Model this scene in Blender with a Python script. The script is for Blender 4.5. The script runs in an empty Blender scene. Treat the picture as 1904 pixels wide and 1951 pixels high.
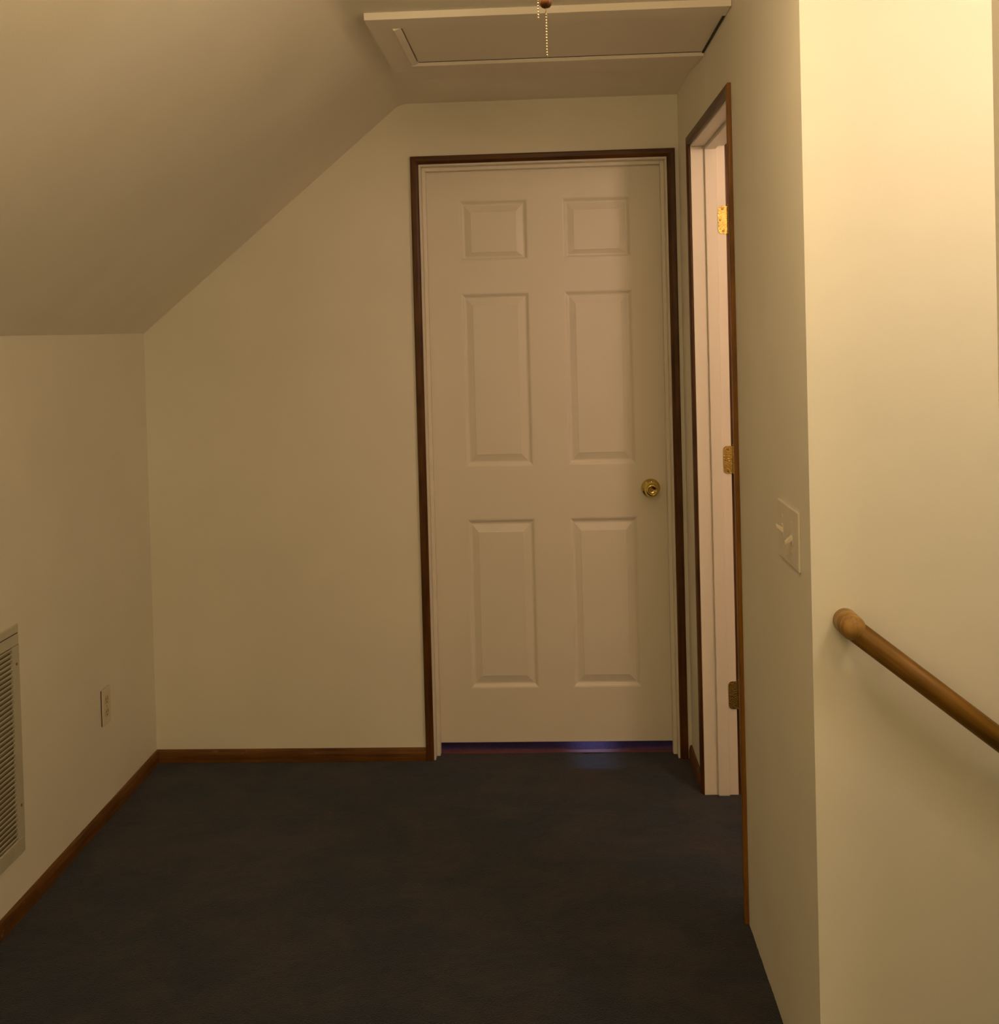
import bpy, bmesh, math, random
from mathutils import Vector, Matrix, noise

random.seed(7)
S = bpy.context.scene
C = S.collection

# ---------------------------------------------------------------- camera
IMG_W, IMG_H = 1904.0, 1951.0
F_PX, CX, CY = 2324.2, 917.2, 671.9
RX, RY, RZ = -0.019668, -0.052215, -0.026203
CAM_LOC = Vector((0.0, -4.1971, 1.4955))


def cam_dir(a, b):
    c, s = math.cos(RZ), math.sin(RZ)
    a, b = c * a + s * b, -s * a + c * b
    x, y, z = a, 1.0, -b
    cp, sp = math.cos(RX), math.sin(RX)
    y, z = cp * y - sp * z, sp * y + cp * z
    cy_, sy_ = math.cos(RY), math.sin(RY)
    return Vector((cy_ * x + sy_ * y, -sy_ * x + cy_ * y, z))


fwd = cam_dir(0, 0)
right = cam_dir(1, 0) - fwd
up = -(cam_dir(0, 1) - fwd)
cd = bpy.data.cameras.new('camera')
cam = bpy.data.objects.new('camera', cd)
C.objects.link(cam)
cam.matrix_world = Matrix(((right.x, up.x, -fwd.x, CAM_LOC.x), (right.y, up.y, -fwd.y, CAM_LOC.y),
                           (right.z, up.z, -fwd.z, CAM_LOC.z), (0, 0, 0, 1)))
cd.sensor_fit = 'HORIZONTAL'
cd.sensor_width = 36.0
cd.lens = F_PX / IMG_W * 36.0
cd.shift_x = (IMG_W / 2 - CX) / IMG_W
cd.shift_y = (CY - IMG_H / 2) / IMG_W
cd.clip_start = 0.02
S.camera = cam

# ---------------------------------------------------------------- world, lights, exposure
w = bpy.data.worlds.new('world')
S.world = w
w.use_nodes = True
w.node_tree.nodes['Background'].inputs[0].default_value = (0.25, 0.33, 1.0, 1)   # dusk sky, seen only through the far room's window
w.node_tree.nodes['Background'].inputs[1].default_value = 1.6

S.view_settings.view_transform = 'Standard'
S.view_settings.look = 'None'
S.view_settings.exposure = 0.07
S.view_settings.gamma = 1.0
S.view_settings.use_curve_mapping = False
S.cycles.use_denoising = True
S.cycles.max_bounces = 10
S.cycles.diffuse_bounces = 6
S.cycles.sample_clamp_indirect = 4.0


def lamp(name, kind, loc, energy, color, size, rot=None):
    ld = bpy.data.lights.new(name, kind)
    ld.energy = energy
    ld.color = color
    if kind == 'POINT':
        ld.shadow_soft_size = size
    elif kind == 'AREA':
        ld.shape = 'DISK'
        ld.size = size
    elif kind == 'SUN':
        ld.angle = size
    o = bpy.data.objects.new(name, ld)
    C.objects.link(o)
    o.location = loc
    if rot:
        o.rotation_euler = rot
    return o


lamp('room_lamp', 'POINT', (0.30, -5.5, 1.95), 25.0, (1.0, 0.715, 0.36), 0.16)
lamp('stair_lamp', 'POINT', (1.0, -2.62, 2.16), 9.3, (1.0, 0.77, 0.54), 0.09)
lamp('side_room_lamp', 'POINT', (1.0, -1.45, 2.02), 16.5, (1.0, 0.64, 0.45), 0.09)
lamp('low_sun', 'SUN', (0.3, 6.0, 2.0), 1.7, (0.45, 0.55, 1.0), 0.035,
     (math.radians(-80), 0, math.radians(0)))

# ---------------------------------------------------------------- measured sizes (metres)
XL, XR = -1.3987, 0.4712          # left knee wall, right wall
ZK, XS, ZC = 1.509, -0.4776, 2.2754   # top of knee wall, foot of flat ceiling, ceiling height
YE, YN = -1.969, -2.90            # the stair opening in the right wall
YB = -6.6                         # wall behind the camera
WT = 0.106                        # wall thickness


# ---------------------------------------------------------------- materials
def mat(name):
    m = bpy.data.materials.new(name)
    m.use_nodes = True
    nt = m.node_tree
    return m, nt, nt.nodes['Principled BSDF']


def nd(nt, t, **kw):
    n = nt.nodes.new(t)
    for k, v in kw.items():
        if k.startswith('i_'):
            n.inputs[k[2:].replace('_', ' ')].default_value = v
        else:
            setattr(n, k, v)
    return n


def paint(name, col, rough=0.6, bump=0.12, scale=420.0, var=0.03):
    m, nt, b = mat(name)
    tc = nd(nt, 'ShaderNodeTexCoord')
    n1 = nd(nt, 'ShaderNodeTexNoise', i_Scale=scale, i_Detail=2.0)
    n2 = nd(nt, 'ShaderNodeTexNoise', i_Scale=2.3, i_Detail=3.0)
    nt.links.new(tc.outputs['Object'], n1.inputs['Vector'])
    nt.links.new(tc.outputs['Object'], n2.inputs['Vector'])
    r = nd(nt, 'ShaderNodeValToRGB')
    r.color_ramp.elements[0].position = 0.3
    r.color_ramp.elements[1].position = 0.7
    r.color_ramp.elements[0].color = (*[c * (1 - var) for c in col], 1)
    r.color_ramp.elements[1].color = (*[min(1, c * (1 + var)) for c in col], 1)
    nt.links.new(n2.outputs['Fac'], r.inputs['Fac'])
    nt.links.new(r.outputs['Color'], b.inputs['Base Color'])
    bp = nd(nt, 'ShaderNodeBump', i_Strength=bump, i_Distance=0.001)
    nt.links.new(n1.outputs['Fac'], bp.inputs['Height'])
    nt.links.new(bp.outputs['Normal'], b.inputs['Normal'])
    b.inputs['Roughness'].default_value = rough
    return m


def wood(name, dark, light, axis, rough=0.38, scale=1.0, worn=0.0):
    """Stained wood with its grain along one axis of the object."""
    m, nt, b = mat(name)
    tc = nd(nt, 'ShaderNodeTexCoord')
    mp = nd(nt, 'ShaderNodeMapping')
    s = [90.0 * scale] * 3
    s['XYZ'.index(axis)] = 4.0 * scale
    mp.inputs['Scale'].default_value = s
    nt.links.new(tc.outputs['Object'], mp.inputs['Vector'])
    n1 = nd(nt, 'ShaderNodeTexNoise', i_Scale=1.0, i_Detail=5.0, i_Roughness=0.6)
    nt.links.new(mp.outputs['Vector'], n1.inputs['Vector'])
    n2 = nd(nt, 'ShaderNodeTexNoise', i_Scale=7.0, i_Detail=2.0)
    nt.links.new(tc.outputs['Object'], n2.inputs['Vector'])
    mx = nd(nt, 'ShaderNodeMath', operation='ADD')
    ml = nd(nt, 'ShaderNodeMath', operation='MULTIPLY')
    ml.inputs[1].default_value = 0.5
    nt.links.new(n2.outputs['Fac'], ml.inputs[0])
    nt.links.new(n1.outputs['Fac'], mx.inputs[0])
    nt.links.new(ml.outputs[0], mx.inputs[1])
    r = nd(nt, 'ShaderNodeValToRGB')
    e = r.color_ramp.elements
    e[0].position, e[1].position = 0.55, 0.95
    e[0].color, e[1].color = (*dark, 1), (*light, 1)
    nt.links.new(mx.outputs[0], r.inputs['Fac'])
    col = r.outputs['Color']
    if worn > 0:
        n3 = nd(nt, 'ShaderNodeTexNoise', i_Scale=38.0, i_Detail=4.0)
        nt.links.new(tc.outputs['Object'], n3.inputs['Vector'])
        r3 = nd(nt, 'ShaderNodeValToRGB')
        r3.color_ramp.elements[0].position = 0.68
        r3.color_ramp.elements[1].position = 0.74
        nt.links.new(n3.outputs['Fac'], r3.inputs['Fac'])
        mw = nd(nt, 'ShaderNodeMath', operation='MULTIPLY')
        mw.inputs[1].default_value = worn
        nt.links.new(r3.outputs['Color'], mw.inputs[0])
        mc = nd(nt, 'ShaderNodeMix', data_type='RGBA')
        nt.links.new(mw.outputs[0], mc.inputs['Factor'])
        nt.links.new(col, mc.inputs['A'])
        mc.inputs['B'].default_value = (0.45, 0.33, 0.22, 1)
        col = mc.outputs['Result']
    nt.links.new(col, b.inputs['Base Color'])
    bp = nd(nt, 'ShaderNodeBump', i_Strength=0.25, i_Distance=0.0006)
    nt.links.new(n1.outputs['Fac'], bp.inputs['Height'])
    nt.links.new(bp.outputs['Normal'], b.inputs['Normal'])
    b.inputs['Roughness'].default_value = rough
    b.inputs['Specular IOR Level'].default_value = 0.3
    return m


def metal(name, col, rough, bump=0.0, bscale=500.0, bdist=0.0006):
    m, nt, b = mat(name)
    b.inputs['Base Color'].default_value = (*col, 1)
    b.inputs['Metallic'].default_value = 1.0
    b.inputs['Roughness'].default_value = rough
    tc = nd(nt, 'ShaderNodeTexCoord')
    n1 = nd(nt, 'ShaderNodeTexNoise', i_Scale=bscale, i_Detail=2.0)
    nt.links.new(tc.outputs['Object'], n1.inputs['Vector'])
    bp = nd(nt, 'ShaderNodeBump', i_Strength=bump, i_Distance=bdist)
    nt.links.new(n1.outputs['Fac'], bp.inputs['Height'])
    nt.links.new(bp.outputs['Normal'], b.inputs['Normal'])
    return m


def carpet(name, c1, c2):
    m, nt, b = mat(name)
    tc = nd(nt, 'ShaderNodeTexCoord')
    big = nd(nt, 'ShaderNodeTexNoise', i_Scale=3.4, i_Detail=7.0, i_Roughness=0.72, i_Distortion=0.8)
    fine = nd(nt, 'ShaderNodeTexNoise', i_Scale=260.0, i_Detail=3.0)
    for n in (big, fine):
        nt.links.new(tc.outputs['Object'], n.inputs['Vector'])
    r = nd(nt, 'ShaderNodeValToRGB')
    r.color_ramp.elements[0].position, r.color_ramp.elements[1].position = 0.41, 0.60
    r.color_ramp.elements[0].color, r.color_ramp.elements[1].color = (*c1, 1), (*c2, 1)
    nt.links.new(big.outputs['Fac'], r.inputs['Fac'])
    rf = nd(nt, 'ShaderNodeMapRange')
    rf.inputs['From Min'].default_value, rf.inputs['From Max'].default_value = 0.3, 0.7
    rf.inputs['To Min'].default_value, rf.inputs['To Max'].default_value = 0.6, 1.35
    nt.links.new(fine.outputs['Fac'], rf.inputs['Value'])
    mc = nd(nt, 'ShaderNodeMix', data_type='RGBA', blend_type='MULTIPLY')
    mc.inputs['Factor'].default_value = 1.0
    nt.links.new(r.outputs['Color'], mc.inputs['A'])
    nt.links.new(rf.outputs['Result'], mc.inputs['B'])
    nt.links.new(mc.outputs['Result'], b.inputs['Base Color'])
    b.inputs['Roughness'].default_value = 1.0
    b.inputs['Specular IOR Level'].default_value = 0.05
    b.inputs['Sheen Weight'].default_value = 0.15
    b.inputs['Sheen Roughness'].default_value = 0.6
    bp = nd(nt, 'ShaderNodeBump', i_Strength=0.9, i_Distance=0.004)
    nt.links.new(fine.outputs['Fac'], bp.inputs['Height'])
    nt.links.new(bp.outputs['Normal'], b.inputs['Normal'])
    return m


def plain(name, col, rough=0.4):
    m, nt, b = mat(name)
    tc = nd(nt, 'ShaderNodeTexCoord')
    n1 = nd(nt, 'ShaderNodeTexNoise', i_Scale=40.0)
    nt.links.new(tc.outputs['Object'], n1.inputs['Vector'])
    r = nd(nt, 'ShaderNodeValToRGB')
    r.color_ramp.elements[0].color = (*[c * 0.95 for c in col], 1)
    r.color_ramp.elements[1].color = (*[min(1, c * 1.04) for c in col], 1)
    nt.links.new(n1.outputs['Fac'], r.inputs['Fac'])
    nt.links.new(r.outputs['Color'], b.inputs['Base Color'])
    b.inputs['Roughness'].default_value = rough
    return m


M_WALL = paint('wall_paint', (0.85, 0.825, 0.725))
M_CEIL = paint('ceiling_paint', (0.93, 0.89, 0.79), 0.75, 0.2, 300.0)
M_DOOR = paint('door_paint', (0.79, 0.75, 0.66), 0.42, 0.05, 200.0, 0.01)
M_TRIM = paint('white_trim_paint', (0.80, 0.755, 0.665), 0.4, 0.05, 200.0, 0.01)
M_HATCH = paint('hatch_paint', (0.93, 0.87, 0.77), 0.5, 0.05, 200.0, 0.01)
M_GRILLE = plain('grille_enamel', (0.54, 0.52, 0.41), 0.45)
M_DUCT = plain('grille_duct', (0.16, 0.13, 0.08), 0.8)
DK, LT = (0.046, 0.014, 0.0018), (0.13, 0.048, 0.007)
M_CAS = {a: wood('casing_wood_' + a.lower(), DK, LT, a) for a in 'XYZ'}
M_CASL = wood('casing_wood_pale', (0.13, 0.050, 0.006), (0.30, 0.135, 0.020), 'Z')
M_BASE = {a: wood('baseboard_wood_' + a.lower(), (0.072, 0.025, 0.003), (0.19, 0.080, 0.012), a, 0.5, 1.0, 0.3) for a in 'XY'}
M_OAK = wood('rail_oak', (0.095, 0.042, 0.002), (0.22, 0.108, 0.007), 'X', 0.45, 0.9)
M_OAKL = wood('rail_oak_end_grain', (0.24, 0.125, 0.022), (0.42, 0.25, 0.07), 'Z', 0.4, 0.9)
M_BRASS = metal('polished_brass', (0.70, 0.56, 0.18), 0.12)
M_HINGE = metal('stippled_brass', (0.50, 0.35, 0.10), 0.13, 1.0, 300.0, 0.0016)
M_SCREW = metal('dull_screw', (0.35, 0.2, 0.08), 0.45)
M_CHAIN = metal('chain_brass', (0.62, 0.50, 0.34), 0.35)
M_BALL = wood('pull_ball_wood', (0.075, 0.022, 0.004), (0.14, 0.050, 0.008), 'Z', 0.4)
M_PLATE = plain('ivory_plate', (0.76, 0.69, 0.55), 0.4)
M_SWITCH = plain('switch_plate_ivory', (0.76, 0.72, 0.62), 0.4)
M_SOCKET = plain('yellowed_socket', (0.62, 0.52, 0.28), 0.35)
M_SLOT = plain('dark_slot', (0.03, 0.025, 0.02), 0.7)
M_CARPET = carpet('navy_carpet', (0.0010, 0.0105, 0.027), (0.023, 0.0195, 0.028))
M_CARPET2 = carpet('violet_carpet', (0.22, 0.11, 0.30), (0.26, 0.14, 0.34))
M_STRIP = plain('tack_strip', (0.20, 0.065, 0.075), 0.8)
M_GLASS = plain('lit_glass_shade', (0.85, 0.82, 0.75), 0.15)
_b = M_GLASS.node_tree.nodes['Principled BSDF']
_b.inputs['Emission Color'].default_value = (1.0, 0.70, 0.38, 1)
_b.inputs['Emission Strength'].default_value = 30.0


# ---------------------------------------------------------------- mesh helpers
def box(bm, x0, x1, y0, y1, z0, z1):
    v = [bm.verts.new(p) for p in ((x0, y0, z0), (x1, y0, z0), (x1, y1, z0), (x0, y1, z0),
                                   (x0, y0, z1), (x1, y0, z1), (x1, y1, z1), (x0, y1, z1))]
    for f in ((3, 2, 1, 0), (4, 5, 6, 7), (0, 1, 5, 4), (1, 2, 6, 5), (2, 3, 7, 6), (3, 0, 4, 7)):
        bm.faces.new([v[i] for i in f])


def prism(bm, pts, d):
    """Solid from a closed outline (list of Vectors) swept by vector d."""
    a = [bm.verts.new(p) for p in pts]
    b = [bm.verts.new(Vector(p) + Vector(d)) for p in pts]
    n = len(pts)
    bm.faces.new(a[::-1])
    bm.faces.new(b)
    for i in range(n):
        bm.faces.new((a[i], a[(i + 1) % n], b[(i + 1) % n], b[i]))


def lathe(bm, prof, seg=32, mtx=None):
    """prof: (radius, height) pairs turned about Z, then placed by mtx."""
    mtx = mtx or Matrix()
    rings = []
    for r, h in prof:
        if r < 1e-6:
            rings.append([bm.verts.new(mtx @ Vector((0, 0, h)))])
        else:
            rings.append([bm.verts.new(mtx @ Vector((r * math.cos(2 * math.pi * i / seg), r * math.sin(2 * math.pi * i / seg), h)))
                          for i in range(seg)])
    for A, B in zip(rings, rings[1:]):
        for i in range(seg):
            j = (i + 1) % seg
            q = [A[i % len(A)], A[j % len(A)], B[j % len(B)], B[i % len(B)]]
            q = list(dict.fromkeys(q))
            if len(q) > 2:
                bm.faces.new(q)


def tube(bm, pts, rad, seg=20):
    """Round bar through pts with a radius per point, ends closed."""
    pts = [Vector(p) for p in pts]
    rings = []
    ref = Vector((0, 1, 0.001)).normalized()
    prev = None
    for i, p in enumerate(pts):
        t = (pts[min(i + 1, len(pts) - 1)] - pts[max(i - 1, 0)]).normalized()
        if prev is None:
            u = t.cross(Vector((0, 0, 1)))
            if u.length < 1e-3:
                u = t.cross(Vector((1, 0, 0)))
        else:
            u = prev - t * prev.dot(t)
        u.normalize()
        prev = u
        v = t.cross(u)
        r = rad[i] if isinstance(rad, (list, tuple)) else rad
        rings.append([bm.verts.new(p + (u * math.cos(2 * math.pi * k / seg) + v * math.sin(2 * math.pi * k / seg)) * r) for k in range(seg)])
    for A, B in zip(rings, rings[1:]):
        for k in range(seg):
            j = (k + 1) % seg
            bm.faces.new((A[k], A[j], B[j], B[k]))
    bm.faces.new(rings[0][::-1])
    bm.faces.new(rings[-1])


def obj(name, bm, m, parent=None, smooth=False, bevel=0.0, origin=None, seg=2):
    bmesh.ops.recalc_face_normals(bm, faces=bm.faces)
    me = bpy.data.meshes.new(name)
    bm.to_mesh(me)
    bm.free()
    if smooth:
        for p in me.polygons:
            p.use_smooth = True
    o = bpy.data.objects.new(name, me)
    me.materials.append(m)
    C.objects.link(o)
    if origin is not None:
        me.transform(Matrix.Translation(-Vector(origin)))
        o.location = origin
    if parent is not None:
        o.parent = parent
        o.location = o.location - parent_loc(parent)
    if bevel > 0:
        md = o.modifiers.new('bevel', 'BEVEL')
        md.width = bevel
        md.segments = seg
        md.limit_method = 'ANGLE'
    return o


def parent_loc(p):
    v = Vector(p.location)
    while p.parent is not None:
        p = p.parent
        v += p.location
    return v


def boxo(name, m, b, parent=None, **k):
    bm = bmesh.new()
    box(bm, *b)
    return obj(name, bm, m, parent, **k)


def empty(name, loc=(0, 0, 0)):
    o = bpy.data.objects.new(name, None)
    C.objects.link(o)
    o.location = loc
    o.empty_display_size = 0.05
    return o


def struct(o, label=None):
    o['kind'] = 'structure'
    if label:
        o['label'] = label
    return o


def tag(o, label, cat, group=None):
    o['label'] = label
    o['category'] = cat
    if group:
        o['group'] = group
    return o


def boxes(name, m, bs, parent=None, **k):
    bm = bmesh.new()
    for b in bs:
        box(bm, *b)
    return obj(name, bm, m, parent, **k)


# ---------------------------------------------------------------- the room
# openings
BD = dict(x0=-0.4197, x1=0.4302, z=2.0653)     # back door: inner edges of its casing
SD = dict(y0=-1.1420, y1=-0.3250, z=2.0547)    # side door: inner edges of its casing
RV = 0.006                                     # reveal of jamb past the casing
JT = 0.018                                     # jamb board
o0, o1, oz = BD['x0'] + RV - JT, BD['x1'] - RV + JT, BD['z'] - RV + JT
s0, s1, sz = SD['y0'] + RV - JT, SD['y1'] - RV + JT, SD['z'] - RV + JT

# floor: carpet with a slightly uneven surface
def carpet_mesh(x0, x1, y0, y1, step, amp, z=0.0):
    bm = bmesh.new()
    nx, ny = int((x1 - x0) / step), int((y1 - y0) / step)
    g = [[bm.verts.new((x0 + (x1 - x0) * i / nx, y0 + (y1 - y0) * j / ny, 0)) for j in range(ny + 1)] for i in range(nx + 1)]
    for row in g:
        for v in row:
            n = noise.noise(Vector((v.co.x * 9, v.co.y * 9, 3))) + 0.9 * noise.noise(Vector((v.co.x * 60, v.co.y * 60, 7)))
            v.co.z = z + amp * n
    for i in range(nx):
        for j in range(ny):
            bm.faces.new((g[i][j], g[i + 1][j], g[i + 1][j + 1], g[i][j + 1]))
    return bm


fl = struct(obj('floor', carpet_mesh(XL - 0.02, XR + 0.002, -6.6, 0.004, 0.016, 0.0022), M_CARPET, smooth=True), 'dark navy carpet')
bm = carpet_mesh(BD['x0'], BD['x1'], 0.004, 0.066, 0.010, 0.002)
obj('doorway_carpet', bm, M_CARPET, fl, smooth=True)
bm = carpet_mesh(XR + 0.002, 2.6, -1.86, -0.02, 0.016, 0.0022)
obj('side_room_carpet', bm, M_CARPET, fl, smooth=True)
boxo('subfloor', M_CARPET, (XL - 0.1, XR, YB, 0.0695, -0.12, -0.012), fl)
boxo('subfloor', M_CARPET, (XR, 2.6, -1.86, -0.0, -0.12, -0.012), fl)
fb = struct(boxo('floor_far_room', M_CARPET2, (-1.4, 1.6, 0.070, 3.1, -0.12, -0.002)), 'violet carpet beyond the closed door')
boxo('carpet_edge_strip', M_STRIP, (BD['x0'] + 0.01, BD['x1'] - 0.01, 0.064, 0.092, -0.004, 0.0015), fb)

# back wall with the door opening
wb = struct(boxes('wall_back', M_WALL, [(XL - WT, o0, 0, WT, -0.05, ZC + 0.1), (o1, 2.6, 0, WT, -0.05, ZC + 0.1), (o0, o1, 0, WT, oz, ZC + 0.1)]),
            'off-white end wall with the six-panel door')
wl = struct(boxo('wall_left', M_WALL, (XL - WT, XL, YB, 0, -0.05, ZK + 0.12)), 'low off-white knee wall under the slope')
struct(boxes('wall_right', M_WALL, [(XR, XR + WT, s1, 0, -0.05, ZC + 0.05), (XR, XR + WT, -1.96, s0, -0.05, ZC + 0.05),
                                    (XR, XR + WT, s0, s1, sz, ZC + 0.05)]), 'off-white wall with the side doorway')
struct(boxes('wall_stair', M_WALL, [(XR, 3.6, YE, -1.96, -2.6, ZC + 0.05), (XR + WT, 3.6, -1.96, -1.86, -2.6, ZC + 0.05)]),
       'brightly lit stairwell wall behind the handrail')
struct(boxo('wall_front_right', M_WALL, (XR, XR + WT, YB, YN, -0.05, ZC + 0.05)), 'strip of wall on the near side of the stairs')
struct(boxo('wall_stair_near', M_WALL, (XR + WT, 3.6, YN - 0.1, YN, -2.6, ZC + 0.05)))
struct(boxo('wall_stair_end', M_WALL, (3.6, 3.7, YN - 0.1, -1.86, -2.6, ZC + 0.05)))
struct(boxo('wall_front', M_WALL, (XL - WT, XR + WT, YB - 0.1, YB, -0.05, ZC + 0.1)))
struct(boxo('wall_side_room', M_WALL, (2.6, 2.7, -1.86, WT, -0.05, ZC + 0.05)))
FT = 0.028                                     # the crease is taped into a soft curve this far each way
struct(boxo('ceiling', M_CEIL, (XS + FT, 3.7, YB - 0.1, WT, ZC, ZC + 0.1)), 'flat off-white ceiling strip')
sl = (ZC - ZK) / (XS - XL)
th = math.atan(sl)
P0 = Vector((XS - FT * math.cos(th), YB - 0.1, ZC - FT * math.sin(th)))
P1, P2 = Vector((XS, YB - 0.1, ZC)), Vector((XS + FT, YB - 0.1, ZC))
arc = []
for k in range(13):
    t = k / 12
    arc.append(P0 * (1 - t) ** 2 + P1 * (2 * t * (1 - t)) + P2 * t * t)
bm = bmesh.new()
prism(bm, [(XL - 0.06, YB - 0.1, ZK - 0.06 * sl)] + arc + [(XS + FT, YB - 0.1, ZC + 0.1), (XL - 0.12, YB - 0.1, ZK + 0.1)],
      (0, -YB + 0.1 + WT, 0))
so = struct(obj('ceiling_slope', bm, M_CEIL), 'sloping attic ceiling on the left')
for p in so.data.polygons:
    p.use_smooth = abs(p.normal.y) < 0.5 and p.normal.z < 0
so.data.set_sharp_from_angle(angle=math.radians(20))

# far room behind the closed door, lit by a window
FY = 3.0
wx0, wx1 = -0.9, 0.33
bs = [(-1.5, -1.4, WT, FY, -0.05, 2.4), (1.6, 1.7, WT, FY, -0.05, 2.4)]
struct(boxes('wall_far_room', M_WALL, bs + [(-1.5, wx0, FY, FY + 0.1, -0.05, 2.4), (wx1, 1.7, FY, FY + 0.1, -0.05, 2.4),
                                            (wx0, wx1, FY, FY + 0.1, -0.05, 0.35), (wx0, wx1, FY, FY + 0.1, 1.5, 2.4)]))
struct(boxo('ceiling_far_room', M_CEIL, (-1.5, 1.7, WT, FY + 0.1, 2.4, 2.5)))
# bare far-room window opening; unseen curtains added, their gap sized to the sun patch
cu = struct(empty('window_1', (0, FY - 0.05, 0)))
for (a, b) in ((wx0 - 0.1, 0.07), (0.20, wx1 + 0.1)):
    bm = bmesh.new()
    n = 24
    f = [(a + (b - a) * i / n, FY - 0.05 + 0.012 * math.sin(i * 1.9), 0.25) for i in range(n + 1)]
    k = [(p[0], p[1] + 0.004, p[2]) for p in reversed(f)]
    prism(bm, f + k, (0, 0, 1.35))
    obj('added_curtain', bm, plain('added_curtain_cloth', (0.55, 0.35, 0.6), 0.9), cu)

# stairs going down to the right
st = struct(empty('floor_stairs', (XR, YE, 0)), 'carpeted stairs going down to the right')
for i in range(11):
    x = XR + 0.12 + i * 0.245
    boxo('stair_step', M_CARPET, (x, x + 0.275, YN, YE, -0.19 * (i + 1) - 0.2, -0.19 * (i + 1)), st)
boxo('stair_landing', M_CARPET, (XR - 0.0, XR + 0.145, YN, YE, -0.2, -0.003), st)

# ---------------------------------------------------------------- baseboards and casings
BH = 0.046
def moulding(name, m, p0, p1, out, width_dir, w_, t_, parent=None, mitre0=0.0, mitre1=0.0):
    """Board from p0 to p1 (its outer/lower back edge), w_ wide along width_dir, t_ proud along out, with an eased
    face; mitre shortens the inner edge by that much at each end."""
    p0, p1 = Vector(p0), Vector(p1)
    out, wd = Vector(out), Vector(width_dir)
    ax = (p1 - p0).normalized()
    prof = [(0, 0), (0, t_ * 0.75), (w_ * 0.10, t_), (w_ * 0.62, t_), (w_ * 0.90, t_ * 0.72), (w_, t_ * 0.45), (w_, 0)]
    bm = bmesh.new()
    a = [bm.verts.new(p0 + wd * u + out * v + ax * (mitre0 * u / w_)) for u, v in prof]
    b = [bm.verts.new(p1 + wd * u + out * v - ax * (mitre1 * u / w_)) for u, v in prof]
    n = len(prof)
    bm.faces.new(a)
    bm.faces.new(b[::-1])
    for i in range(n):
        bm.faces.new((a[i], a[(i + 1) % n], b[(i + 1) % n], b[i]))
    return obj(name, bm, m, parent, bevel=0.0008)


WC, TC = 0.0277, 0.011
x0, x1, z1 = BD['x0'], BD['x1'], BD['z']
struct(moulding('baseboard_back', M_BASE['X'], (XL, 0, -0.003), (x0 - WC, 0, -0.003), (0, -1, 0), (0, 0, 1), BH + 0.003, TC))
struct(moulding('baseboard_left', M_BASE['Y'], (XL, YB, -0.003), (XL, 0, -0.003), (1, 0, 0), (0, 0, 1), BH + 0.003, TC))
struct(moulding('baseboard_right', M_BASE['Y'], (XR, SD['y1'] + WC, -0.003), (XR, 0, -0.003), (-1, 0, 0), (0, 0, 1), BH + 0.003, TC))

t1 = struct(empty('trim_1', (0, 0, 0)), 'dark brown wood casing of the six-panel door')
moulding('casing_side', M_CAS['Z'], (x0 - WC, 0, 0), (x0 - WC, 0, z1 + WC), (0, -1, 0), (1, 0, 0), WC, TC, t1, 0, WC)
moulding('casing_side', M_CAS['Z'], (x1 + WC, 0, 0), (x1 + WC, 0, z1 + WC), (0, -1, 0), (-1, 0, 0), WC, TC, t1, 0, WC)
moulding('casing_head', M_CAS['X'], (x0 - WC, 0, z1 + WC), (x1 + WC, 0, z1 + WC), (0, -1, 0), (0, 0, -1), WC, TC, t1, WC, WC)
y0, y1, z2 = SD['y0'], SD['y1'], SD['z']
t2 = struct(empty('trim_2', (XR, 0, 0)), 'brown wood casing of the side doorway')
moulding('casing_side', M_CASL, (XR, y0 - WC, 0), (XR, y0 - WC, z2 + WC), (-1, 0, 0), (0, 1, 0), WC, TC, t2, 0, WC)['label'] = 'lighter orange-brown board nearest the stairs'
moulding('casing_side', M_CAS['Z'], (XR, y1 + WC, 0), (XR, y1 + WC, z2 + WC), (-1, 0, 0), (0, -1, 0), WC, TC, t2, 0, WC)
moulding('casing_head', M_CAS['Y'], (XR, y0 - WC, z2 + WC), (XR, y1 + WC, z2 + WC), (-1, 0, 0), (0, 0, -1), WC, TC, t2, WC, WC)
# the same casing on the side room's face of the wall
t3 = struct(empty('trim_3', (XR + WT, 0, 0)), 'brown casing edge on the far face of the side doorway')
XO = XR + WT
moulding('casing_side', M_CAS['Z'], (XO, y0 - WC, 0), (XO, y0 - WC, z2 + WC), (1, 0, 0), (0, 1, 0), WC, TC, t3, 0, WC)
moulding('casing_side', M_CAS['Z'], (XO, y1 + WC, 0), (XO, y1 + WC, z2 + WC), (1, 0, 0), (0, -1, 0), WC, TC, t3, 0, WC)
moulding('casing_head', M_CAS['Y'], (XO, y0 - WC, z2 + WC), (XO, y1 + WC, z2 + WC), (1, 0, 0), (0, 0, -1), WC, TC, t3, WC, WC)

# ---------------------------------------------------------------- jambs
jx0, jx1, jz = x0 + RV, x1 - RV, z1 - RV
SB = 0.013
sy0, sy1 = 0.040, 0.074            # door stop of the back door
j1 = struct(empty('trim_4', (0, 0, 0)), 'white painted jamb of the six-panel door')
boxo('jamb_side', M_TRIM, (jx0 - JT, jx0, 0, WT, 0, jz), j1, bevel=0.001)
boxo('jamb_side', M_TRIM, (jx1, jx1 + JT, 0, WT, 0, jz), j1, bevel=0.001)
boxo('jamb_head', M_TRIM, (jx0 - JT, jx1 + JT, 0, WT, jz, jz + JT), j1, bevel=0.001)
boxo('door_stop', M_TRIM, (jx0, jx0 + SB, sy0, sy1, 0, jz), j1, bevel=0.002)
boxo('door_stop', M_TRIM, (jx1 - SB, jx1, sy0, sy1, 0, jz), j1, bevel=0.002)
boxo('door_stop', M_TRIM, (jx0 + SB, jx1 - SB, sy0, sy1, jz - SB, jz), j1, bevel=0.002)
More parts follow.
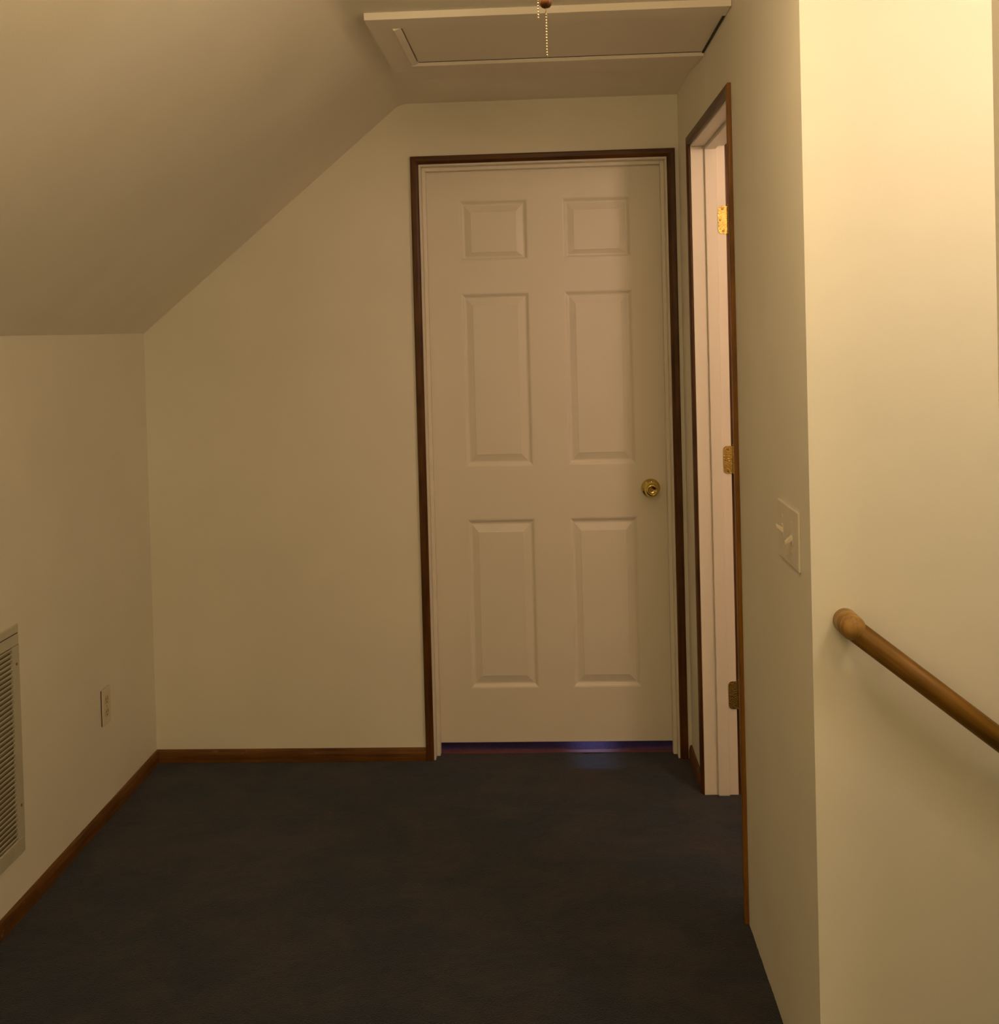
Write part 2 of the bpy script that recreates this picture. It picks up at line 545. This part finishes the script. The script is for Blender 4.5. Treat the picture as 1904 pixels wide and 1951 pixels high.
jy0, jy1, jz2 = y0 + RV, y1 - RV, z2 - RV
j2 = struct(empty('trim_5', (XR, 0, 0)), 'white painted jamb of the side doorway')
boxo('jamb_side', M_TRIM, (XR, XO, jy0 - JT, jy0, 0, jz2), j2, bevel=0.001)
boxo('jamb_side', M_TRIM, (XR, XO, jy1, jy1 + JT, 0, jz2), j2, bevel=0.001)
boxo('jamb_head', M_TRIM, (XR, XO, jy0 - JT, jy1 + JT, jz2, jz2 + JT), j2, bevel=0.001)
tx0, tx1 = XR + 0.042, XR + 0.078
boxo('door_stop', M_TRIM, (tx0, tx1, jy0, jy0 + 0.011, 0, jz2), j2, bevel=0.0025)
boxo('door_stop', M_TRIM, (tx0, tx1, jy1 - 0.011, jy1, 0, jz2), j2, bevel=0.0025)
boxo('door_stop', M_TRIM, (tx0, tx1, jy0 + 0.011, jy1 - 0.011, jz2 - 0.011, jz2), j2, bevel=0.0025)

# ---------------------------------------------------------------- six-panel doors
LX, LXI = [(-0.286, -0.050), (0.072, 0.306)], [(-0.247, -0.090), (0.110, 0.267)]
LZ, LZI = [(1.733, 1.942), (1.014, 1.618), (0.236, 0.830)], [(1.761, 1.899), (1.056, 1.576), (0.279, 0.784)]
YS = 0.075


def sc(v, c):
    return c + (v - c) * 1.0065


def build_door(name, dx0, dx1, dz0, dz1):
    """Door slab in its own frame: face at y = 0 looking along -y, 35 mm thick."""
    root_bm = bmesh.new()
    xs = [(sc(a, 0), sc(b, 0)) for a, b in LX]
    zs = [(sc(a, 1.4955), sc(b, 1.4955)) for a, b in LZ]
    xi = [(sc(a, 0), sc(b, 0)) for a, b in LXI]
    zi = [(sc(a, 1.4955), sc(b, 1.4955)) for a, b in LZI]
    d = 0.012
    box(root_bm, dx0, dx1, d, 0.035, dz0, dz1)
    box(root_bm, dx0, xs[0][0], 0, d, dz0, dz1)
    box(root_bm, xs[0][1], xs[1][0], 0, d, dz0, dz1)
    box(root_bm, xs[1][1], dx1, 0, d, dz0, dz1)
    lev = [dz1, zs[0][1], zs[0][0], zs[1][1], zs[1][0], zs[2][1], zs[2][0], dz0]
    for a, b in ((0, 1), (2, 3), (4, 5), (6, 7)):
        for c in xs:
            box(root_bm, c[0], c[1], 0, d, lev[b], lev[a])
    bmesh.ops.remove_doubles(root_bm, verts=root_bm.verts, dist=1e-6)
    slab = obj(name, root_bm, M_DOOR)
    for (zo, zin) in zip(zs, zi):
        for (xo, xin) in zip(xs, xi):
            bm = bmesh.new()
            rings = []
            for t, dep in ((0.0, 0.0005), (0.10, 0.0015), (0.24, 0.0065), (0.34, 0.0085), (0.44, 0.0085), (0.97, 0.0018), (1.0, 0.0008)):
                X0, X1 = xo[0] + (xin[0] - xo[0]) * t, xo[1] + (xin[1] - xo[1]) * t
                Z0, Z1 = zo[0] + (zin[0] - zo[0]) * t, zo[1] + (zin[1] - zo[1]) * t
                rings.append([bm.verts.new(p) for p in ((X0, dep, Z0), (X1, dep, Z0), (X1, dep, Z1), (X0, dep, Z1))])
            for A, B in zip(rings, rings[1:]):
                for k in range(4):
                    bm.faces.new((A[k], A[(k + 1) % 4], B[(k + 1) % 4], B[k]))
            bm.faces.new(rings[-1])
            back = [bm.verts.new((v.co.x, 0.012, v.co.z)) for v in rings[0]]
            for k in range(4):
                bm.faces.new((back[k], back[(k + 1) % 4], rings[0][(k + 1) % 4], rings[0][k]))
            bm.faces.new(back[::-1])
            obj('panel', bm, M_DOOR, slab)
    return slab


def knob_on(door, x, z):
    rot = Matrix.Rotation(math.radians(90), 4, 'X')      # +z of the lathe -> -y
    m = Matrix.Translation((x, 0, z)) @ rot
    bm = bmesh.new()
    lathe(bm, [(0, 0), (0.0325, 0), (0.0335, 0.002), (0.0325, 0.005), (0.028, 0.009), (0.020, 0.012), (0.015, 0.014), (0.0, 0.014)], 40, m)
    ros = obj('rosette', bm, M_BRASS, None, smooth=True)
    bm = bmesh.new()
    lathe(bm, [(0.0, 0.012), (0.013, 0.012), (0.0125, 0.022), (0.014, 0.028), (0.021, 0.034), (0.0255, 0.042), (0.0262, 0.049),
               (0.0245, 0.056), (0.019, 0.0615), (0.016, 0.0635), (0.0145, 0.0625), (0.012, 0.059), (0.0075, 0.0575), (0.0, 0.0572)], 48, m)
    kn = obj('knob', bm, M_BRASS, None, smooth=True)
    bm = bmesh.new()
    lathe(bm, [(0.0, 0.0565), (0.0058, 0.0565), (0.0058, 0.0595), (0.005, 0.0605), (0.0, 0.0605)], 24, m)
    box(bm, x - 0.0007, x + 0.0007, -0.0612, -0.059, z - 0.0035, z + 0.0035)
    ky = obj('keyhole', bm, M_SCREW, None)
    ros.name = 'door_knob'
    ros.parent = door
    kn.parent = ros
    ky.parent = ros
    return ros


d1 = build_door('door_1', jx0 + 0.003, jx1 - 0.003, 0.036, jz - 0.003)
d1.location = (0, YS, 0)
struct(d1, 'closed white six-panel door with a brass knob')
knob_on(d1, 0.3565, 0.924)

# side room's door, folded right back out of the doorway
d2 = build_door('door_2', -0.385, 0.385, 0.02, 2.04)
d2.rotation_euler = (0, 0, math.radians(0))
d2.location = (XO + 0.025 + 0.385, jy1 + 0.075, 0)
struct(d2)


def hinge(zc, parent):
    """Brass butt hinge: a leaf let into the jamb, its knuckle and three screws."""
    yb = jy1
    xh0, xh1 = XO - 0.025, XO + 0.004
    h = 0.0435
    bm = bmesh.new()
    r = 0.012
    pts = [(xh1, yb, zc - h), (xh1, yb, zc + h)]
    for k in range(7):
        a = math.radians(90 + 15 * k)
        pts.append((xh0 + r + r * math.cos(a), yb, zc + h - r + r * math.sin(a)))
    for k in range(7):
        a = math.radians(180 + 15 * k)
        pts.append((xh0 + r + r * math.cos(a), yb, zc - h + r + r * math.sin(a)))
    prism(bm, pts, (0, -0.0022, 0))
    lf = obj('hinge', bm, M_HINGE, parent)
    bm = bmesh.new()
    for k in range(5):
        lathe(bm, [(0, 0), (0.0052, 0), (0.0052, 0.0165), (0, 0.0165)], 16,
              Matrix.Translation((xh1 + 0.004, yb - 0.004, zc - h + 0.0175 * k)))
    lathe(bm, [(0, 0), (0.0035, 0.001), (0.0045, 0.004), (0.002, 0.007), (0, 0.0075)], 16, Matrix.Translation((xh1 + 0.004, yb - 0.004, zc + h)))
    obj('hinge_knuckle', bm, M_BRASS, lf, smooth=False)
    for sx, szz in ((0.014, 0.034), (0.0065, 0.0), (0.015, -0.034)):
        bm = bmesh.new()
        lathe(bm, [(0, 0.0022), (0.0036, 0.0022), (0.0036, 0.003), (0.002, 0.0034), (0, 0.0034)], 14,
              Matrix.Translation((xh0 + sx, yb, zc + szz)) @ Matrix.Rotation(math.radians(90), 4, 'X'))
        obj('hinge_screw', bm, M_SCREW, lf)
    return lf


for zc_ in (1.816, 1.063, 0.318):
    hinge(zc_, j2)

# ---------------------------------------------------------------- attic hatch in the ceiling
hz = ZC - 0.018
ha = tag(empty('attic_hatch', (0.02, -0.85, ZC)), 'white attic hatch with a flat frame in the ceiling before the six-panel door', 'hatch')
HX0, HX1 = -0.4225, XR - 0.001
HY0, HY1 = -1.212, -0.50
boxo('frame_board', M_HATCH, (HX0, HX1, HY0, -1.118, hz, ZC), ha, bevel=0.0012)
boxo('frame_board', M_HATCH, (HX0, -0.345, -1.118, -0.700, hz, ZC), ha)
bm = bmesh.new()
prism(bm, [(HX0, -0.700, hz), (HX0, -0.60, hz), (HX0, -0.40, ZC - 0.001), (HX0, -0.40, ZC), (HX0, -0.700, ZC)], (HX1 - HX0, 0, 0))
obj('frame_board', bm, M_HATCH, ha)
boxo('hatch_panel', M_HATCH, (-0.341, HX1 - 0.0055, -1.114, -0.704, hz + 0.005, ZC - 0.002), ha)
boxo('hatch_gap', M_SLOT, (HX1 - 0.0055, HX1 - 0.0008, -1.116, -0.7005, hz + 0.001, ZC - 0.001), ha)
boxo('hatch_gap', M_SLOT, (-0.341, HX1 - 0.008, -0.704, -0.7002, hz + 0.004, ZC - 0.001), ha)
# stop moulding around the panel: left strip and far strip
bm = bmesh.new()
prism(bm, [(-0.364, -1.118, hz), (-0.3625, -1.118, hz - 0.0045), (-0.3595, -1.118, hz - 0.005), (-0.343, -1.118, hz + 0.001)], (0, 0.445, 0))
obj('moulding', bm, M_HATCH, ha)
bm = bmesh.new()
prism(bm, [(-0.362, -0.700, hz), (-0.362, -0.697, hz - 0.0055), (-0.362, -0.680, hz - 0.0045), (-0.362, -0.655, hz - 0.003), (-0.362, -0.647, hz)],
      (HX1 + 0.362, 0, 0))
obj('moulding', bm, M_HATCH, ha)

# ---------------------------------------------------------------- ceiling light with pull chains
LYc = -2.417
lt = tag(empty('ceiling_light', (0.0, LYc, ZC)), 'ceiling light whose two beaded pull chains, one with a brown ball, dangle before the hatch', 'ceiling light')
bm = bmesh.new()
lathe(bm, [(0, 0), (0.075, 0), (0.078, -0.006), (0.07, -0.022), (0.045, -0.034), (0.0, -0.036)], 40, Matrix.Translation((0, LYc, ZC)))
obj('ceiling_plate', bm, M_BRASS, lt, smooth=True)
bm = bmesh.new()
lathe(bm, [(0, -0.030), (0.012, -0.034), (0.009, -0.045), (0.009, -0.085), (0.030, -0.092), (0.034, -0.104), (0, -0.106)], 24, Matrix.Translation((0, LYc, ZC)))
obj('stem', bm, M_BRASS, lt, smooth=True)
bm = bmesh.new()
lathe(bm, [(0, -0.103), (0.045, -0.106), (0.080, -0.128), (0.095, -0.165), (0.088, -0.200), (0.060, -0.228), (0.0, -0.240)], 40, Matrix.Translation((0, LYc, ZC)))
obj('glass_shade', bm, M_GLASS, lt, smooth=True)
bm = bmesh.new()
lathe(bm, [(0, -0.238), (0.018, -0.239), (0.019, -0.245), (0.015, -0.256), (0, -0.260)], 24, Matrix.Translation((0, LYc, ZC)))
obj('chain_socket', bm, M_BRASS, lt, smooth=True)


def chain(x, z_top, z_bot, y):
    bm = bmesh.new()
    z = z_top
    while z > z_bot:
        bmesh.ops.create_icosphere(bm, subdivisions=1, radius=0.0016, matrix=Matrix.Translation((x, y, z)))
        box(bm, x - 0.00035, x + 0.00035, y - 0.00035, y + 0.00035, z - 0.0030, z - 0.0010)
        z -= 0.0042
    return obj('pull_chain', bm, M_CHAIN, lt, smooth=True)



ch1 = chain(0.0028, ZC - 0.252, 1.9410, LYc)
ch2 = chain(0.0140, ZC - 0.252, 1.8865, LYc)
bm = bmesh.new()
lathe(bm, [(0, 0.0095), (0.0035, 0.0090), (0.0072, 0.0062), (0.0092, 0.001), (0.0088, -0.0035), (0.0062, -0.0070), (0.0025, -0.0088), (0, -0.0090)],
      28, Matrix.Translation((0.0138, LYc, 1.9655)))
obj('pull_ball', bm, M_BALL, ch2, smooth=True)['label'] = 'small brown wooden ball on the longer chain'

# ---------------------------------------------------------------- return-air grille low on the knee wall
gr = tag(empty('air_return_grille', (XL, -1.3, 0.155)), 'large off-white louvered return-air grille low on the knee wall', 'vent')
GY0, GY1, GZ0, GZ1, GM = -1.52, -1.090, 0.160, 0.757, 0.042
for (a, b, c, d) in ((GY0, GY1, GZ1 - GM - 0.012, GZ1), (GY0, GY1, GZ0, GZ0 + GM)):
    bm = bmesh.new()
    m_ = 0.006
    prism(bm, [(XL, a, c), (XL, b, c), (XL, b, d), (XL, a, d)], (0.0055, 0, 0))
    obj('grille_frame', bm, M_GRILLE, gr, bevel=0.0035, seg=3)
for (a, b) in ((GY0, GY0 + GM), (GY1 - GM, GY1)):
    bm = bmesh.new()
    prism(bm, [(XL, a, GZ0 + GM), (XL, b, GZ0 + GM), (XL, b, GZ1 - GM - 0.012), (XL, a, GZ1 - GM - 0.012)], (0.0052, 0, 0))
    obj('grille_frame', bm, M_GRILLE, gr)
boxo('grille_slit', M_SLOT, (XL + 0.0054, XL + 0.0058, GY0 + 0.02, GY1 - 0.008, GZ1 - 0.0235, GZ1 - 0.021), gr)
boxo('grille_back', M_DUCT, (XL + 0.0001, XL + 0.0006, GY0 + 0.01, GY1 - 0.01, GZ0 + 0.01, GZ1 - 0.01), gr)
LZ0, LZ1 = GZ0 + GM, GZ1 - GM - 0.012
NS = 39
pitch = (LZ1 - LZ0) / NS
first = None
for k in range(NS):
    zc_ = LZ0 + pitch * (k + 0.5)
    if first is None:
        bm = bmesh.new()
        h = pitch * 0.5
        prism(bm, [(XL + 0.0012, GY0 + GM, -h * 0.80), (XL + 0.0052, GY0 + GM, h * 0.20), (XL + 0.0055, GY0 + GM, h * 0.62), (XL + 0.0042, GY0 + GM, h * 0.74),
                   (XL + 0.0012, GY0 + GM, -h * 0.2)], (0, GY1 - GY0 - 2 * GM, 0))
        bmesh.ops.translate(bm, verts=bm.verts, vec=(-XL, 0, 0))
        first = obj('slat', bm, M_GRILLE)
        o = first
    else:
        o = first.copy()
        C.objects.link(o)
    o.name = 'slat'
    o.parent = gr
    o.location = Vector((XL, 0, zc_)) - gr.location
for zc_ in (0.655, 0.285):
    bm = bmesh.new()
    lathe(bm, [(0, 0.005), (0.004, 0.005), (0.0035, 0.0066), (0, 0.0072)], 14,
          Matrix.Translation((XL, GY1 - 0.017, zc_)) @ Matrix.Rotation(math.radians(90), 4, 'Y'))
    obj('grille_screw', bm, M_SCREW, gr)

# ---------------------------------------------------------------- power outlet on the knee wall
OY, OZ = -0.481, 0.350
ol = tag(empty('power_outlet', (XL, OY, OZ)), 'ivory duplex power outlet low on the knee wall near the back corner', 'outlet')
boxo('plate_gap_shade', M_SLOT, (XL, XL + 0.0028, OY - 0.0335, OY + 0.0335, OZ - 0.055, OZ + 0.055), ol)  # dark slab behind the plate, standing in for the shadow at its edge
boxo('cover_plate', M_PLATE, (XL + 0.0028, XL + 0.0060, OY - 0.035, OY + 0.035, OZ - 0.057, OZ + 0.057), ol, bevel=0.0012, seg=2)
for dz in (-0.0195, 0.0195):
    bm = bmesh.new()
    pts = []
    for k in range(28):
        a = 2 * math.pi * k / 28
        pts.append((XL + 0.004, OY + 0.0165 * math.cos(a), OZ + dz + max(-0.0135, min(0.0135, 0.0165 * math.sin(a)))))
    prism(bm, pts, (0.0026, 0, 0))
    sk = obj('socket', bm, M_SOCKET, ol)
    bm = bmesh.new()
    for dy in (-0.0062, 0.0062):
        box(bm, XL + 0.0064, XL + 0.0069, OY + dy - 0.0011, OY + dy + 0.0011, OZ + dz - 0.001, OZ + dz + 0.0065)
    lathe(bm, [(0, 0.0064), (0.0024, 0.0064), (0.0024, 0.0069), (0, 0.0069)], 12,
          Matrix.Translation((XL, OY, OZ + dz - 0.0075)) @ Matrix.Rotation(math.radians(90), 4, 'Y'))
    obj('socket_slots', bm, M_SLOT, sk)
bm = bmesh.new()
lathe(bm, [(0, 0.005), (0.003, 0.005), (0.0028, 0.0064), (0, 0.0068)], 14, Matrix.Translation((XL, OY, OZ)) @ Matrix.Rotation(math.radians(90), 4, 'Y'))
obj('plate_screw', bm, M_SCREW, ol)

# ---------------------------------------------------------------- double light switch on the right wall
SY, SZ, SWH, SHH = -1.785, 1.0765, 0.100, 0.057
sw = tag(empty('light_switch', (XR, SY, SZ)), 'ivory two-toggle light switch on the wall by the stair corner', 'light switch')
boxo('switch_plate', M_SWITCH, (XR - 0.0048, XR, SY - SWH, SY + SWH, SZ - SHH, SZ + SHH), sw, bevel=0.0018, seg=2)
for dy, tilt in ((0.052, 1), (-0.038, -1)):
    yc = SY + dy
    bm = bmesh.new()
    box(bm, XR - 0.0056, XR - 0.004, yc - 0.007, yc + 0.007, SZ - 0.0125, SZ + 0.0125)
    tg = obj('toggle_collar', bm, M_SWITCH, sw, bevel=0.0005)
    bm = bmesh.new()
    z0_, z1_ = SZ, SZ + 0.010 * tilt
    h0, h1, w0, w1 = 0.0055, 0.0035, 0.0048, 0.0040
    x_in, x_out = XR - 0.005, XR - 0.0185
    v = [bm.verts.new(p) for p in ((x_in, yc - w0, z0_ - h0), (x_in, yc + w0, z0_ - h0), (x_in, yc + w0, z0_ + h0), (x_in, yc - w0, z0_ + h0),
                                   (x_out, yc - w1, z1_ - h1), (x_out, yc + w1, z1_ - h1), (x_out, yc + w1, z1_ + h1), (x_out, yc - w1, z1_ + h1))]
    for f in ((3, 2, 1, 0), (4, 5, 6, 7), (0, 1, 5, 4), (1, 2, 6, 5), (2, 3, 7, 6), (3, 0, 4, 7)):
        bm.faces.new([v[i] for i in f])
    obj('toggle', bm, M_PLATE, sw, bevel=0.0012)
    for dz in (-0.030, 0.030):
        bm = bmesh.new()
        lathe(bm, [(0, 0.0042), (0.003, 0.0042), (0.0028, 0.0054), (0, 0.0057)], 14,
              Matrix.Translation((XR, yc, SZ + dz)) @ Matrix.Rotation(math.radians(-90), 4, 'Y'))
        obj('plate_screw', bm, M_SWITCH, sw)

# ---------------------------------------------------------------- handrail down the stairwell wall
RAIL_Y = YE - 0.056
R0 = Vector((0.524, RAIL_Y, 0.9540))
sl_dir = Vector((1, 0, -0.795)).normalized()
hr = tag(empty('handrail', (0.52, YE, 0.96)), 'round brown oak handrail running down the stairwell wall', 'handrail')
bm = bmesh.new()
R1 = R0 + sl_dir * 0.006
tube(bm, [R1, R1 + sl_dir * 0.3, R1 + sl_dir * 0.8, R1 + sl_dir * 1.8, R1 + sl_dir * 3.2], 0.0198, 36)
bmesh.ops.translate(bm, verts=bm.verts, vec=-R0)
bmesh.ops.rotate(bm, verts=bm.verts, cent=(0, 0, 0), matrix=Matrix.Rotation(-math.atan(0.795), 3, 'Y'))
rail = obj('rail', bm, M_OAK, None, smooth=True)
rail.parent = hr
rail.location = R0 - hr.location
rail.rotation_euler = (0, math.atan(0.795), 0)
bm = bmesh.new()
e = R0 + Vector((0.006, 0, -0.003))
tube(bm, [(e.x, YE, e.z), (e.x, YE - 0.03, e.z), (e.x, RAIL_Y, e.z)], 0.0221, 40)
bmesh.ops.create_uvsphere(bm, u_segments=40, v_segments=24, radius=0.0222, matrix=Matrix.Translation((e.x, RAIL_Y - 0.001, e.z)))
obj('rail_end_return', bm, M_OAKL, hr, smooth=True)['label'] = 'lighter rounded end piece turned into the wall'
# bracket further down, outside the picture
for t_ in (1.25, 2.6):
    p = R0 + sl_dir * t_
    bm = bmesh.new()
    tube(bm, [(p.x, YE, p.z - 0.07), (p.x, YE - 0.045, p.z - 0.07), (p.x, RAIL_Y, p.z - 0.055), (p.x, RAIL_Y, p.z - 0.015)], 0.006, 12)
    lathe(bm, [(0, 0), (0.028, 0), (0.028, 0.004), (0, 0.006)], 24, Matrix.Translation((p.x, YE, p.z - 0.07)) @ Matrix.Rotation(math.radians(90), 4, 'X'))
    obj('rail_bracket', bm, M_BRASS, hr, smooth=True)
